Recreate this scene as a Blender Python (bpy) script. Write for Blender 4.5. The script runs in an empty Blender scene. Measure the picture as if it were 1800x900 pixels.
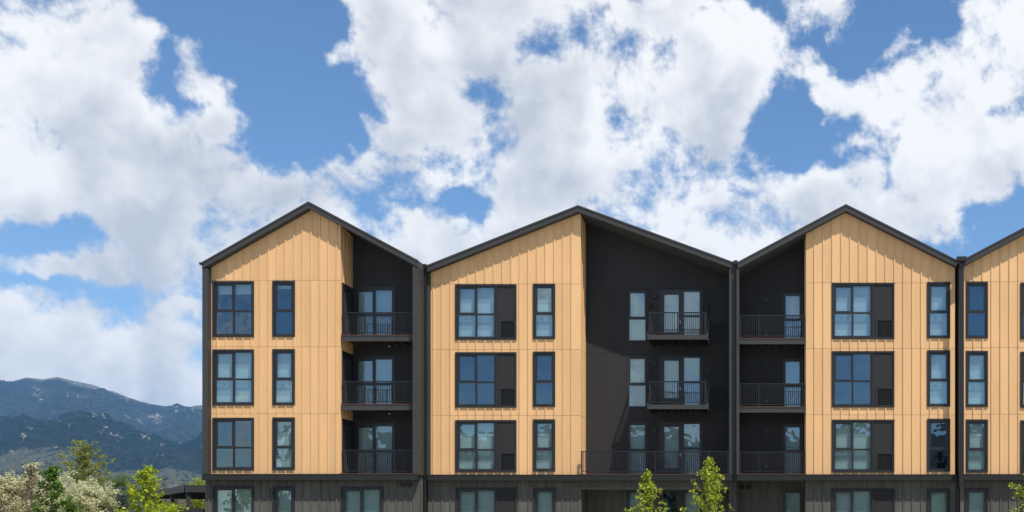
import bpy, math, random
from mathutils import Vector, Matrix, noise
random.seed(7)
S = bpy.context.scene
COL = S.collection
R = math.radians

# ------------------------------------------------------------------ camera
FPX, CX, CY, DIST, EYE = 1870.0, 1330.0, 918.0, 50.0, 1.6
cam_d = bpy.data.cameras.new('camera'); cam = bpy.data.objects.new('camera', cam_d)
COL.objects.link(cam); S.camera = cam
cam.location = (0, -DIST, EYE); cam.rotation_euler = (R(90), 0, 0)
cam_d.sensor_width = 36; cam_d.lens = FPX/1800*36
cam_d.shift_x = (900-CX)/1800; cam_d.shift_y = (CY-450)/1800
cam_d.clip_start = 0.5; cam_d.clip_end = 60000

# ------------------------------------------------------------------ light
SUN = Vector((0.93, -1.0, 2.78)).normalized()
sun_d = bpy.data.lights.new('sun', 'SUN'); sun = bpy.data.objects.new('sun', sun_d); COL.objects.link(sun)
sun_d.energy = 4.6; sun_d.angle = R(0.53); sun_d.color = (1.0, 0.955, 0.88)
sun.location = (30, -40, 90); sun.rotation_euler = SUN.to_track_quat('Z', 'Y').to_euler()
S.view_settings.view_transform = 'Standard'; S.view_settings.look = 'None'
S.view_settings.gamma = 1; S.view_settings.exposure = 0.51
S.view_settings.use_curve_mapping = False
SKY_STRENGTH = 0.108
CLOUD_STRENGTH = 0.72

# ------------------------------------------------------------------ node helpers
class NT:
    def __init__(s, tree): s.t = tree; s.n = tree.nodes; s.l = tree.links
    def new(s, typ, **kw):
        n = s.n.new(typ)
        for k, v in kw.items(): setattr(n, k, v)
        return n
    def put(s, sock, v):
        if hasattr(v, 'is_output'): s.l.new(v, sock)
        else: sock.default_value = v
    def math(s, op, a, b=0.0, c=None, clamp=False):
        n = s.new('ShaderNodeMath', operation=op); n.use_clamp = clamp
        s.put(n.inputs[0], a); s.put(n.inputs[1], b)
        if c is not None: s.put(n.inputs[2], c)
        return n.outputs[0]
    def vmath(s, op, a, b=None, scale=None):
        n = s.new('ShaderNodeVectorMath', operation=op); s.put(n.inputs[0], a)
        if b is not None: s.put(n.inputs[1], b)
        if scale is not None: s.put(n.inputs['Scale'], scale)
        return n.outputs['Value'] if op in ('LENGTH', 'DOT_PRODUCT') else n.outputs[0]
    def noise(s, vec, scale, detail=4, rough=0.5, dist=0.0, col=False):
        n = s.new('ShaderNodeTexNoise'); s.put(n.inputs['Vector'], vec)
        n.inputs['Scale'].default_value = scale; n.inputs['Detail'].default_value = detail
        n.inputs['Roughness'].default_value = rough; n.inputs['Distortion'].default_value = dist
        return n.outputs['Color' if col else 'Fac']
    def ramp(s, v, a, b, x=0.0, y=1.0, smooth=True):
        n = s.new('ShaderNodeMapRange'); n.interpolation_type = 'SMOOTHSTEP' if smooth else 'LINEAR'
        s.put(n.inputs['Value'], v); s.put(n.inputs['From Min'], a); s.put(n.inputs['From Max'], b)
        s.put(n.inputs['To Min'], x); s.put(n.inputs['To Max'], y)
        return n.outputs['Result']
    def mix(s, f, a, b, blend='MIX'):
        n = s.new('ShaderNodeMix', data_type='RGBA', blend_type=blend)
        s.put(n.inputs[0], f)
        for k, v in ((6, a), (7, b)):
            if not hasattr(v, 'is_output') and len(v) == 3: v = (*v, 1)
            s.put(n.inputs[k], v)
        return n.outputs[2]

# ------------------------------------------------------------------ world: blue sky with broken cumulus
W = bpy.data.worlds.new('World'); S.world = W; W.use_nodes = True
wt = NT(W.node_tree); wt.n.clear()
sky = wt.new('ShaderNodeTexSky', sky_type='NISHITA')
sky.sun_disc = False; sky.sun_elevation = math.asin(SUN.z); sky.sun_rotation = math.atan2(SUN.x, SUN.y)
sky.altitude = 1450; sky.air_density = 1.0; sky.dust_density = 0.1; sky.ozone_density = 2.0
tc = wt.new('ShaderNodeTexCoord').outputs['Generated']
sep = wt.new('ShaderNodeSeparateXYZ'); wt.l.new(tc, sep.inputs[0])
dx, dy, dz = sep.outputs
# heading / height angles of the sky ahead, unit 0.0535 rad
ysafe = wt.math('ADD', dy, wt.math('MULTIPLY', wt.math('LESS_THAN', wt.math('ABSOLUTE', dy), 0.02), 0.04))
U = wt.math('ADD', wt.math('MULTIPLY', wt.math('DIVIDE', dx, ysafe), FPX/100), CX/100)
V = wt.math('SUBTRACT', CY/100, wt.math('MULTIPLY', wt.math('DIVIDE', dz, ysafe), FPX/100))
cmb = wt.new('ShaderNodeCombineXYZ'); wt.put(cmb.inputs[0], U); wt.put(cmb.inputs[1], V)
UV = cmb.outputs[0]
warp = wt.noise(tc, 11.0, 4, 0.6, col=True)
UVw = wt.vmath('ADD', UV, wt.vmath('SCALE', wt.vmath('SUBTRACT', warp, (0.5, 0.5, 0.5)), scale=2.0))
def blob(x, y, rx, ry, rot=0.0):                      # signed distance to the rim of one mass
    m = wt.new('ShaderNodeMapping', vector_type='TEXTURE')
    wt.put(m.inputs['Vector'], UVw)
    m.inputs['Location'].default_value = (x, y, 0); m.inputs['Rotation'].default_value = (0, 0, R(rot))
    m.inputs['Scale'].default_value = (rx, ry, 1)
    k = min(rx, ry)**.75
    return wt.math('MULTIPLY_ADD', wt.vmath('LENGTH', m.outputs[0]), -k, k)
CLOUDS = [ # cloud masses: heading, height, half sizes, tilt
 (.5, .8, 2.05, 1.9, 0), (.1, 2.2, 2.5, 1.6, 10), (1.9, 2.9, 2.4, .95, 22), (3.6, 3.7, 2.4, 1.0, 22), (4.6, 4.1, 1.9, .85, 10), (3.0, 4.3, 1.3, .6, 20),
 (3.88, 1.33, .40, .24, 5), (4.0, 2.1, .40, .30, -30),
 (6.7, 3.15, 1.15, .6, -8), (6.6, 3.95, 1.7, .7, 5), (7.3, 4.45, 1.7, .6, 0),
 (7.0, .35, 1.35, 1.1, 20), (8.2, 1.0, 1.9, 1.4, 25), (9.6, 2.1, 2.5, 1.35, 18), (11.5, 1.9, 2.3, 1.7, 0), (10.6, .35, 2.0, .8, -10), (12.7, .9, 1.2, 1.0, 0), (12.7, 1.7, .9, .7, 0),
 (7.05, 2.32, .85, .3, -5), (8.4, 2.55, 1.3, .55, 25), (10.7, 3.3, 2.6, 1.0, 12), (12.7, 3.05, 1.6, .75, 18), (9.3, 3.7, 1.3, .75, -25), (12.5, 4.0, 2.5, .8, 0),
 (14.1, .2, 1.0, .62, 0), (14.15, 1.12, .3, .2, 0), (14.7, 1.72, .55, .42, -5), (14.55, 2.3, .35, .25, -20), (15.55, .75, .4, .3, -15),
 (16.95, 1.6, 1.75, 1.45, -8), (17.6, .6, 1.5, 1.2, 0), (16.35, 2.5, .9, .6, 40), (17.7, 2.2, 1.0, .7, 0), (17.3, 3.1, .75, .4, -15),
 (15.2, 3.55, 1.55, .58, 5), (14.2, 3.75, 1.1, .5, -10), (16.2, 3.9, .6, .35, 0),
 (1.25, 4.55, 1.6, .40, 6), (-.2, 4.4, .7, .25, 0), (2.75, 4.95, 1.0, .42, 12), (3.5, 4.8, 1.2, .5, 0),
 (1.0, 5.7, 2.4, .75, 4), (2.8, 6.3, 2.4, 1.2, 0), (.4, 6.7, 2.6, 1.1, 0), (3.9, 5.6, 1.5, .55, -4), (3.2, 6.9, 2.0, .9, 0)]
HOLES = [ # gaps of blue inside the masses
 (5.0, 1.6, .75, 1.2, -20), (4.95, .4, .9, .5, 0), (5.7, 2.55, .5, .35, 0),  (9.75, .68, .85, .42, -14), (11.65, .65, .2, .2, 0), (12.85, 1.15, .42, .22, -15), (8.25, 1.45, .75, .22, 10), (10.3, 2.68, .3, .14, -10),
 (12.5, .2, .35, .2, 0), (16.85, 2.72, .5, .22, -5), (7.35, .4, .3, .12, 30), (17.75, 1.95, .3, .15, 0), (7.75, 3.35, .45, .26, 30), (8.25, 3.75, .42, .24, 40), (14.0, 2.35, .6, .5, 60), (.9, 4.08, 1.3, .22, 12), (1.6, 5.0, 1.3, .14, 3), (9.6, 3.5, .25, .12, 0), (13.2, 3.4, .25, .1, 0)]
acc = None
for c in CLOUDS:
    b = blob(*c)
    if acc is None: acc = b
    else:
        n = wt.new('ShaderNodeMath', operation='SMOOTH_MAX'); wt.put(n.inputs[0], acc); wt.put(n.inputs[1], b); n.inputs[2].default_value = 0.10
        acc = n.outputs[0]
acc = wt.math('MAXIMUM', wt.math('MINIMUM', wt.math('MULTIPLY_ADD', acc, 1.7, .12), 0.62), -0.80)
for c in HOLES:
    b = wt.math('MAXIMUM', blob(c[0], c[1], c[2]*1.6, c[3]*1.75, c[4]), 0.0)
    acc = wt.math('MULTIPLY_ADD', b, -1.6, acc)
# the rest of the sky carries the same broken cumulus
near = wt.math('MAXIMUM', wt.math('ABSOLUTE', wt.math('MULTIPLY', wt.math('SUBTRACT', U, 9.0), 1/12.0)), wt.math('ABSOLUTE', wt.math('MULTIPLY', wt.math('SUBTRACT', V, 4.0), 1/7.0)))
front = wt.math('MULTIPLY', wt.ramp(near, 0.85, 1.25, 1.0, 0.0), wt.math('GREATER_THAN', dy, 0.05))
gen = wt.ramp(wt.noise(wt.vmath('ADD', tc, (3.1, 7.7, 1.3)), 4.2, 3, 0.5), 0.42, 0.66, -0.75, 0.62, smooth=False)
lay = wt.math('ADD', wt.math('MULTIPLY', acc, front), wt.math('MULTIPLY', gen, wt.math('SUBTRACT', 1.0, front)))
fine = wt.noise(tc, 14.0, 11, 0.63, 0.12)
vw = wt.vmath('ADD', tc, wt.vmath('SCALE', warp, scale=.05))
vor = wt.new('ShaderNodeTexVoronoi', feature='F1'); wt.put(vor.inputs['Vector'], vw)
vor.inputs['Scale'].default_value = 30; vor.inputs['Detail'].default_value = 1.0; vor.inputs['Roughness'].default_value = .5
vor.inputs['Lacunarity'].default_value = 2.4; vor.normalize = True
n0 = wt.math('MULTIPLY_ADD', vor.outputs['Distance'], -.8, wt.math('MULTIPLY', fine, 5.5))
f0 = wt.math('ADD', lay, wt.math('SUBTRACT', n0, 2.44))
alpha = wt.ramp(f0, -0.30, 0.58)
def lo(k): return wt.noise(wt.vmath('ADD', tc, tuple(Vector((0.30, 0.0, 0.95))*k)), 14.0, 4, 0.55, 0.12)
relief = wt.math('SUBTRACT', fine, lo(.010))              # lit side of each billow
body = wt.math('SUBTRACT', lo(-.012), lo(.030))           # lit tops and grey bases of the big lumps
soft = wt.noise(tc, 5.0, 4, 0.55, 0.3)
shade = wt.math('MULTIPLY_ADD', relief, 2.2, wt.math('MULTIPLY', body, 1.9))
shade = wt.math('MULTIPLY_ADD', wt.math('SUBTRACT', soft, 0.5), 2.2, shade)
shade = wt.math('ADD', shade, wt.ramp(f0, 0.3, 1.8, 0.79, 0.40))
shade = wt.math('MINIMUM', wt.math('MAXIMUM', shade, 0.0), 1.0)
ccol = wt.mix(shade, (0.59, 0.62, 0.69), (1.0, 1.0, 1.0))
hsv = wt.new('ShaderNodeHueSaturation'); hsv.inputs['Saturation'].default_value = 1.12; wt.l.new(sky.outputs[0], hsv.inputs['Color'])
bg_s = wt.new('ShaderNodeBackground'); wt.l.new(hsv.outputs[0], bg_s.inputs[0]); bg_s.inputs[1].default_value = SKY_STRENGTH
bg_c = wt.new('ShaderNodeBackground'); wt.put(bg_c.inputs[0], ccol); bg_c.inputs[1].default_value = CLOUD_STRENGTH
mx = wt.new('ShaderNodeMixShader'); wt.put(mx.inputs[0], alpha); wt.l.new(bg_s.outputs[0], mx.inputs[1]); wt.l.new(bg_c.outputs[0], mx.inputs[2])
W.cycles.sampling_method = 'MANUAL'; W.cycles.sample_map_resolution = 256
wo = wt.new('ShaderNodeOutputWorld'); wt.l.new(mx.outputs[0], wo.inputs[0])

# ------------------------------------------------------------------ object helpers
WL = {}
def link(name, data, mat=None, loc=(0, 0, 0), parent=None, kind=None):
    o = bpy.data.objects.new(name, data); COL.objects.link(o)
    loc = Vector(loc); WL[o] = loc
    if parent is not None: o.parent = parent; o.location = loc - WL[parent]
    else: o.location = loc
    if mat is not None and data is not None and not data.materials: data.materials.append(mat)
    if kind: o['kind'] = kind
    return o
def thing(name, label, cat, loc=(0, 0, 0), group=None):
    o = link(name, None, loc=loc); o.empty_display_size = 0.3
    return tag(o, label, cat, group)
def tag(o, label, cat, group=None):
    o['label'] = label; o['category'] = cat
    if group: o['group'] = group
    return o
def mesh(name, v, f, smooth=False):
    m = bpy.data.meshes.new(name); m.from_pydata([tuple(p) for p in v], [], f); m.update()
    if smooth: m.polygons.foreach_set('use_smooth', [True]*len(m.polygons))
    return m
BF = [(0, 3, 2, 1), (4, 5, 6, 7), (0, 1, 5, 4), (1, 2, 6, 5), (2, 3, 7, 6), (3, 0, 4, 7)]
_cache = {}
def box_mesh(sx, sy, sz, mat):
    k = (round(sx, 3), round(sy, 3), round(sz, 3), mat.name)
    if k not in _cache:
        a, b, c = sx/2, sy/2, sz/2
        m = mesh('piece', [(-a, -b, -c), (a, -b, -c), (a, b, -c), (-a, b, -c), (-a, -b, c), (a, -b, c), (a, b, c), (-a, b, c)], BF)
        m.materials.append(mat); _cache[k] = m
    return _cache[k]
def box(name, x0, x1, y0, y1, z0, z1, mat, parent=None, kind=None):
    return link(name, box_mesh(x1-x0, y1-y0, z1-z0, mat), mat, ((x0+x1)/2, (y0+y1)/2, (z0+z1)/2), parent, kind)
class MB:
    def __init__(s): s.v = []; s.f = []
    def box(s, x0, x1, y0, y1, z0, z1):
        n = len(s.v)
        s.v += [(x0, y0, z0), (x1, y0, z0), (x1, y1, z0), (x0, y1, z0), (x0, y0, z1), (x1, y0, z1), (x1, y1, z1), (x0, y1, z1)]
        s.f += [tuple(i+n for i in q) for q in BF]
    def prism(s, pts, y0, y1):                     # polygon in XZ (counter-clockwise seen from -Y) pushed along Y
        n = len(s.v); k = len(pts)
        s.v += [(x, y0, z) for x, z in pts] + [(x, y1, z) for x, z in pts]
        s.f.append(tuple(range(n, n+k))); s.f.append(tuple(n+k+i for i in reversed(range(k))))
        for i in range(k):
            j = (i+1) % k; s.f.append((n+i, n+k+i, n+k+j, n+j))
    def tube(s, pts, rad, sides=6):
        n = len(s.v); rings = len(pts)
        for i, p in enumerate(pts):
            p = Vector(p); a = Vector(pts[max(i-1, 0)]); b = Vector(pts[min(i+1, rings-1)])
            d = (b-a).normalized() if (b-a).length > 1e-6 else Vector((0, 0, 1))
            t = d.cross(Vector((0.31, 0.95, 0.05))); t = t.normalized() if t.length > 1e-4 else Vector((1, 0, 0))
            w = d.cross(t); r = rad[i] if isinstance(rad, (list, tuple)) else rad
            for k in range(sides):
                an = 2*math.pi*k/sides; s.v.append(tuple(p + (t*math.cos(an)+w*math.sin(an))*r))
        for i in range(rings-1):
            for k in range(sides):
                a = n+i*sides+k; b = n+i*sides+(k+1) % sides
                s.f.append((a, b, b+sides, a+sides))
        s.f.append(tuple(n+k for k in reversed(range(sides)))); s.f.append(tuple(n+(rings-1)*sides+k for k in range(sides)))
    def build(s, name, mat, parent=None, kind=None, smooth=False, origin=None):
        o = Vector(origin) if origin is not None else Vector([(min(q[i] for q in s.v)+max(q[i] for q in s.v))/2 for i in range(3)])
        return link(name, mesh(name, [Vector(q)-o for q in s.v], s.f, smooth), mat, o, parent, kind)
def px(x, Y): return (x-CX)/FPX*(DIST+Y)            # photo measurement -> metres on the plane at depth Y
def pz(y, Y): return EYE+(CY-y)/FPX*(DIST+Y)
def cells(x0, x1, z0, z1, holes, xs=(), zs=()):     # rectangles of a plate around its openings
    X = sorted({round(q, 5) for q in [x0, x1, *xs]+[h for H in holes for h in H[:2]] if x0 <= q <= x1})
    out = []
    for a, b in zip(X, X[1:]):
        if b-a < 1e-4: continue
        m = (a+b)/2; iv = [(z0, z1)]
        for H in holes:
            if H[0] < m < H[1]:
                nv = []
                for p, q in iv:
                    if H[3] <= p or H[2] >= q: nv.append((p, q)); continue
                    if H[2] > p: nv.append((p, H[2]))
                    if H[3] < q: nv.append((H[3], q))
                iv = nv
        out += [(a, b, p, q) for p, q in iv if q-p > 1e-4]
    return out

# ------------------------------------------------------------------ materials
def mat(name, col, rough=0.6, metal=0.0, spec=0.5):
    m = bpy.data.materials.new(name); m.use_nodes = True
    t = NT(m.node_tree); b = t.n['Principled BSDF']
    b.inputs['Base Color'].default_value = (*col, 1); b.inputs['Roughness'].default_value = rough
    b.inputs['Metallic'].default_value = metal; b.inputs['Specular IOR Level'].default_value = spec
    return m, t, b
def pos(t, sx=1, sy=1, sz=1):
    g = t.new('ShaderNodeNewGeometry').outputs['Position']
    return t.vmath('MULTIPLY', g, (sx, sy, sz))
def bump(t, b, h, strength, dist=0.01):
    n = t.new('ShaderNodeBump'); n.inputs['Strength'].default_value = strength; n.inputs['Distance'].default_value = dist
    t.put(n.inputs['Height'], h); t.l.new(n.outputs[0], b.inputs['Normal'])
def siding_mat(name, col, var, streak, rough):
    m, t, b = mat(name, col, rough, spec=0.3 if max(col) > .2 else 0.14)
    g = t.noise(pos(t, 26, 26, 1.1), 1.0, 5, 0.6)           # long vertical grain
    big = t.noise(pos(t, .5, .5, .35), 1.0, 3, 0.5)
    fine = t.noise(pos(t, 60, 60, 18), 1.0, 2, 0.6)
    rnd = t.new('ShaderNodeObjectInfo').outputs['Random']
    f = t.math('ADD', t.math('MULTIPLY', t.math('SUBTRACT', g, .5), streak), t.math('MULTIPLY', t.math('SUBTRACT', rnd, .5), var))
    f = t.math('ADD', f, t.math('MULTIPLY', t.math('SUBTRACT', big, .5), var*1.6))
    f = t.math('ADD', f, t.math('MULTIPLY', t.math('SUBTRACT', fine, .5), streak*.5))
    f = t.math('ADD', f, 1.0)
    c = t.vmath('SCALE', col, scale=f)
    t.l.new(c, b.inputs['Base Color'])
    bump(t, b, t.math('ADD', g, t.math('MULTIPLY', fine, .5)), 0.25, 0.004)
    return m
M_beige = siding_mat('honey_siding', (0.690, 0.416, 0.200), 0.13, 0.26, 0.62)
M_grey = siding_mat('grey_stained_boards', (0.098, 0.094, 0.084), 0.22, 1.5, 0.7)
M_dark = siding_mat('charcoal_panel', (0.033, 0.0315, 0.031), 0.16, 0.35, 0.55)
M_fin = siding_mat('charcoal_metal_panel', (0.053, 0.0515, 0.050), 0.10, 0.12, 0.42)
M_trim = siding_mat('black_trim', (0.031, 0.031, 0.032), 0.10, 0.10, 0.45)
M_frame = mat('black_vinyl', (0.014, 0.014, 0.015), 0.4)[0]
M_ledge = siding_mat('black_ledge_metal', (0.026, 0.026, 0.025), 0.08, 0.12, 0.5)
M_fascia = siding_mat('roof_edge_metal', (0.052, 0.051, 0.051), 0.08, 0.12, 0.5)
M_panel = siding_mat('dark_infill_panel', (0.030, 0.029, 0.030), 0.08, 0.12, 0.6)
M_rail = mat('black_powder_coat', (0.011, 0.011, 0.011), 0.42)[0]
M_sheath = mat('sheathing', (0.03, 0.025, 0.02), 0.9)[0]
M_deck = siding_mat('red_brown_deck', (0.13, 0.065, 0.045), 0.2, 0.3, 0.6)
M_joist = siding_mat('stained_joist', (0.11, 0.06, 0.032), 0.3, 0.4, 0.7)
M_void = mat('grille_dark', (0.01, 0.01, 0.01), 0.7)[0]
M_slat = mat('grille_slat', (0.03, 0.03, 0.03), 0.4, metal=.3)[0]
M_inner = mat('interior_paint', (0.07, 0.075, 0.08), 0.9)[0]
M_floor = mat('interior_floor', (0.12, 0.09, 0.06), 0.7)[0]
M_roof, t, b = mat('dark_roof_shingle', (0.05, 0.05, 0.052), 0.85)
bump(t, b, t.noise(pos(t, 1, 1, 1), 9.0, 3, .6), .6, .01)
M_steel = mat('galvanised_steel', (0.35, 0.35, 0.35), 0.35, metal=1)[0]
M_blind, t, b = mat('roller_shade', (0.63, 0.63, 0.61), 0.85)
M_paper = mat('white_paper', (0.80, 0.84, 0.82), 0.8)[0]
M_white = mat('white_plastic', (0.75, 0.75, 0.72), 0.5)[0]
def glass_mat(name, tint, refl, fac):
    m = bpy.data.materials.new(name); m.use_nodes = True; t = NT(m.node_tree); t.n.clear()
    tr = t.new('ShaderNodeBsdfTransparent'); tr.inputs[0].default_value = (*tint, 1)
    gl = t.new('ShaderNodeBsdfGlossy'); gl.inputs['Color'].default_value = (*refl, 1); gl.inputs['Roughness'].default_value = 0.0
    bp = t.new('ShaderNodeBump'); bp.inputs['Strength'].default_value = 0.5; bp.inputs['Distance'].default_value = 0.02
    rnd = t.new('ShaderNodeObjectInfo').outputs['Random']
    off = t.vmath('ADD', pos(t, 1, 1, 1), t.vmath('SCALE', (31, 17, 23), scale=rnd))
    t.put(bp.inputs['Height'], t.noise(off, 1.3, 2, .4)); t.l.new(bp.outputs[0], gl.inputs['Normal'])
    lw = t.new('ShaderNodeLayerWeight'); lw.inputs[0].default_value = .25
    f = t.math('ADD', fac, t.math('MULTIPLY', lw.outputs['Fresnel'], .5))
    mx = t.new('ShaderNodeMixShader'); t.put(mx.inputs[0], f); t.l.new(tr.outputs[0], mx.inputs[1]); t.l.new(gl.outputs[0], mx.inputs[2])
    o = t.new('ShaderNodeOutputMaterial'); t.l.new(mx.outputs[0], o.inputs[0])
    return m
M_glass = glass_mat('coated_glass', (0.83, 0.895, 0.885), (0.62, 0.81, 1.0), 0.105)
def leaf_mat(name, c1, c2, trans=0.35):
    m = bpy.data.materials.new(name); m.use_nodes = True; t = NT(m.node_tree); b = t.n['Principled BSDF']
    rnd = t.new('ShaderNodeNewGeometry').outputs['Random Per Island']
    c = t.mix(rnd, c1, c2); t.l.new(c, b.inputs['Base Color']); b.inputs['Roughness'].default_value = .5
    tl = t.new('ShaderNodeBsdfTranslucent'); t.l.new(c, tl.inputs[0])
    mx = t.new('ShaderNodeMixShader'); mx.inputs[0].default_value = trans
    t.l.new(b.outputs[0], mx.inputs[1]); t.l.new(tl.outputs[0], mx.inputs[2])
    t.l.new(mx.outputs[0], t.n['Material Output'].inputs[0])
    return m
M_bark, t, b = mat('bark', (0.16, 0.13, 0.10), 0.9)
bump(t, b, t.noise(pos(t, 6, 6, 1.5), 6, 3, .6), .6, .02)

# ------------------------------------------------------------------ ground
M_ground, t, b = mat('dry_meadow', (0.16, 0.16, 0.10), 0.95)
f = t.noise(pos(t, 1, 1, 1), .02, 6, .6)
t.l.new(t.mix(f, (0.10, 0.13, 0.05), (0.24, 0.21, 0.13)), b.inputs['Base Color'])
g = MB(); g.v = [(-16000, -6000, 0), (16000, -6000, 0), (16000, 16000, 0), (-16000, 16000, 0)]; g.f = [(0, 1, 2, 3)]
g.build('ground', M_ground, kind='structure')
M_bounce, t, b = mat('pale_bounce_paving', (0.3, 0.3, 0.29), 0.9)  # unseen lot surface, made pale to bounce fill light onto the facade
t.l.new(t.mix(t.noise(pos(t), 3.0, 5, .7), (0.26, 0.255, 0.24), (0.36, 0.35, 0.33)), b.inputs['Base Color'])
g = MB(); g.v = [(-60, -70, .004), (40, -70, .004), (40, -13, .004), (-60, -13, .004)]; g.f = [(0, 1, 2, 3)]
g.build('parking_lot', M_bounce, kind='structure')
M_conc, t, b = mat('concrete', (0.42, 0.41, 0.39), 0.9)
t.l.new(t.mix(t.noise(pos(t), 1.2, 5, .6), (0.36, 0.35, 0.33), (0.48, 0.47, 0.45)), b.inputs['Base Color'])
box('pavement', -34, 34, -12.99, -10.6, 0, .13, M_conc, kind='structure')

# ------------------------------------------------------------------ the apartment building
B = thing('apartment_building', 'four-storey apartment building with honey coloured board siding and black zigzag gable roofs', 'building', (-8, 4, 0))
OV = 0.346
EW = [11.22, 0, 0]
LEDGE = pz(834.2, -OV)                               # top of the ledge above the ground floor
J = [pz(730.4, 0), pz(614.5, 0), pz(499.4, 0)]       # horizontal siding joints
BAYS = {1: -.75, 2: 0.0, 3: -.25, 4: -.53}

def poly_clip_top(x0, x1, z0, top):                  # strip under a sloped roof line (list of (x, z))
    xs = [x0]+[x for x, z in top if x0+1e-4 < x < x1-1e-4]+[x1]
    def zt(x):
        for (a, za), (c, zc) in zip(top, top[1:]):
            if a-1e-6 <= x <= c+1e-6: return za+(zc-za)*(x-a)/(c-a)
        return top[0][1] if x < top[0][0] else top[-1][1]
    return [(x0, z0), (x1, z0)]+[(x, zt(x)) for x in reversed(xs)]

def siding(Y, x0, x1, z0, top, holes, lines, joints, m, batten=True, name='wall', bw=.056, gap=.012, dep=.018):
    """boards between battens on a sheathed wall; front of the boards at depth Y, top follows the roof line"""
    ztop = min(z for x, z in top)
    # sheathing
    s = MB(); yb = Y+dep+.003
    for a, c, p, q in cells(x0+.04, x1-.04, z0, ztop-.02, holes): s.box(a, c, yb, yb+.14, p, q)
    pts = poly_clip_top(x0+.04, x1-.04, ztop-.02, top)
    s.prism(pts, yb, yb+.14)
    w = s.build(name, M_sheath, B)
    lines = sorted(l for l in lines if x0+.02 < l < x1-.02)
    lv = [z0]+[j for j in joints if z0 < j < ztop]
    for i, lo in enumerate(lv):
        last = i == len(lv)-1
        za = lo+(gap if i else 0)
        for a, c in zip([x0]+lines, lines+[x1]):
            if not last:
                zb = lv[i+1]
                for p in cells(a, c, za, zb, holes):
                    box('board', p[0], p[1], Y, Y+dep, p[2], p[3], m, w)
            else:
                hs = [h for h in holes if h[1] > a and h[0] < c and h[3] > za]
                low = max([h[3] for h in hs]+[za])
                for p in (cells(a, c, za, low, hs) if low > za else []):
                    box('board', p[0], p[1], Y, Y+dep, p[2], p[3], m, w)
                q = MB(); q.prism(poly_clip_top(a, c, low, top), Y, Y+dep); q.build('board', m, w)
        if batten:
            for l in lines:
                hs = [(l-1, l+1, h[2]-.03, h[3]+.03) for h in holes if h[0]-.03-bw/2 < l < h[1]+.03+bw/2]
                zt = lv[i+1] if not last else poly_clip_top(l-.001, l+.001, 0, top)[2][1]
                for p in cells(l-.1, l+.1, za, zt, hs):
                    if p[3]-p[2] > .03: box('batten', l-bw/2, l+bw/2, Y-.036, Y-.0005, p[2], p[3]-.002, m, w)
    return w

def plate(name, x0, x1, z0, z1, holes, y0, y1, m, parent):
    s = MB()
    for a, c, p, q in cells(x0, x1, z0, z1, holes): s.box(a, c, y0, y1, p, q)
    return s.build(name, m, parent)

def panes(w, Y, lites, frame_rect, depth=.03):
    plate('frame', *frame_rect, lites, Y, Y+.09, M_frame, w)
    for a, c, p, q in lites:
        box('pane', a+.001, c-.001, Y+depth, Y+depth+.006, p+.001, q-.001, M_glass, w)

def window(Y, x0, x1, y0, y1, kind, mode, ym=None):
    """x0..y1: outer edges of the trim as seen on plane Y; lites laid out in steps of 1/37 m"""
    k = (DIST+Y)/FPX; X = lambda o: px(x0, Y)+o*k; Z = lambda o: pz(y0, Y)-o*k
    Wd = x1-x0; H = y1-y0; rail = 52.0
    if kind == 'narrow':
        li = [(X(7.3), X(Wd-6.8), Z(49.6), Z(7.6)), (X(5.2), X(Wd-5.2), Z(H-5.2), Z(54.6))]
        right = Wd
    else:
        li = [(X(7.7), X(33.5), Z(49.4), Z(7.8)), (X(5.5), X(34.9), Z(H-5.8), Z(54.2)),
              (X(38.2), X(67.7), Z(51), Z(5.5)), (X(38.2), X(67.7), Z(H-5.8), Z(54.2))]
        right = 72.5 if kind == 'wide' else 71
    t = .082/k
    inner = (X(3), X(Wd-3), Z(H-3), Z(3))
    w = plate('window', X(0), X(Wd), Z(H), Z(0), [inner], Y-.05, Y+.02, M_trim, B)
    panes(w, Y-.005, li, (X(3)+.001, X(min(right, Wd-3))-.001, Z(H-3)+.001, Z(3)-.001))
    if kind == 'panel':
        box('mullion', X(71), X(73.5), Y-.04, Y+.06, Z(H-3)+.001, Z(3)-.001, M_trim, w)
        gx0, gx1, gz0, gz1 = X(77), X(Wd-3.1), Z(H-3.1), Z(H-36)
        plate('infill_panel', X(73.5)+.001, X(Wd-3)-.001, Z(H-3)+.001, Z(3)-.001, [(gx0, gx1, gz0, gz1)], Y-.012, Y+.05, M_panel, w)
        grille(gx0, gx1, gz0, gz1, Y-.03, w)
    inside(w, Y, li, mode, kind)
    return (X(0)+.03, X(Wd)-.03, Z(H)+.03, Z(0)-.03)

def grille(x0, x1, z0, z1, Y, parent):
    fr = plate('vent_grille', x0, x1, z0, z1, [(x0+.09, x1-.03, z0+.03, z1-.09)], Y, Y+.06, M_trim, parent) if parent is not B else \
         plate('vent_grille', x0, x1, z0, z1, [(x0+.05, x1-.05, z0+.05, z1-.05)], Y, Y+.06, M_dark, parent)
    p = parent if parent is not B else fr
    ins = (x0+.1, x1-.04, z0+.04, z1-.1) if parent is not B else (x0+.055, x1-.055, z0+.055, z1-.055)
    box('grille_back', ins[0]-.01, ins[1]+.01, Y+.07, Y+.09, ins[2]-.01, ins[3]+.01, M_void, p)
    n = 9
    for i in range(n):
        z = ins[2]+(ins[3]-ins[2])*(i+.5)/n
        box('slat', ins[0], ins[1], Y+.03, Y+.065, z-.008, z+.008, M_slat, p)
    xm = (ins[0]+ins[1])/2
    box('slat', xm-.008, xm+.008, Y+.025, Y+.029, ins[2], ins[3], M_slat, p)

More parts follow.
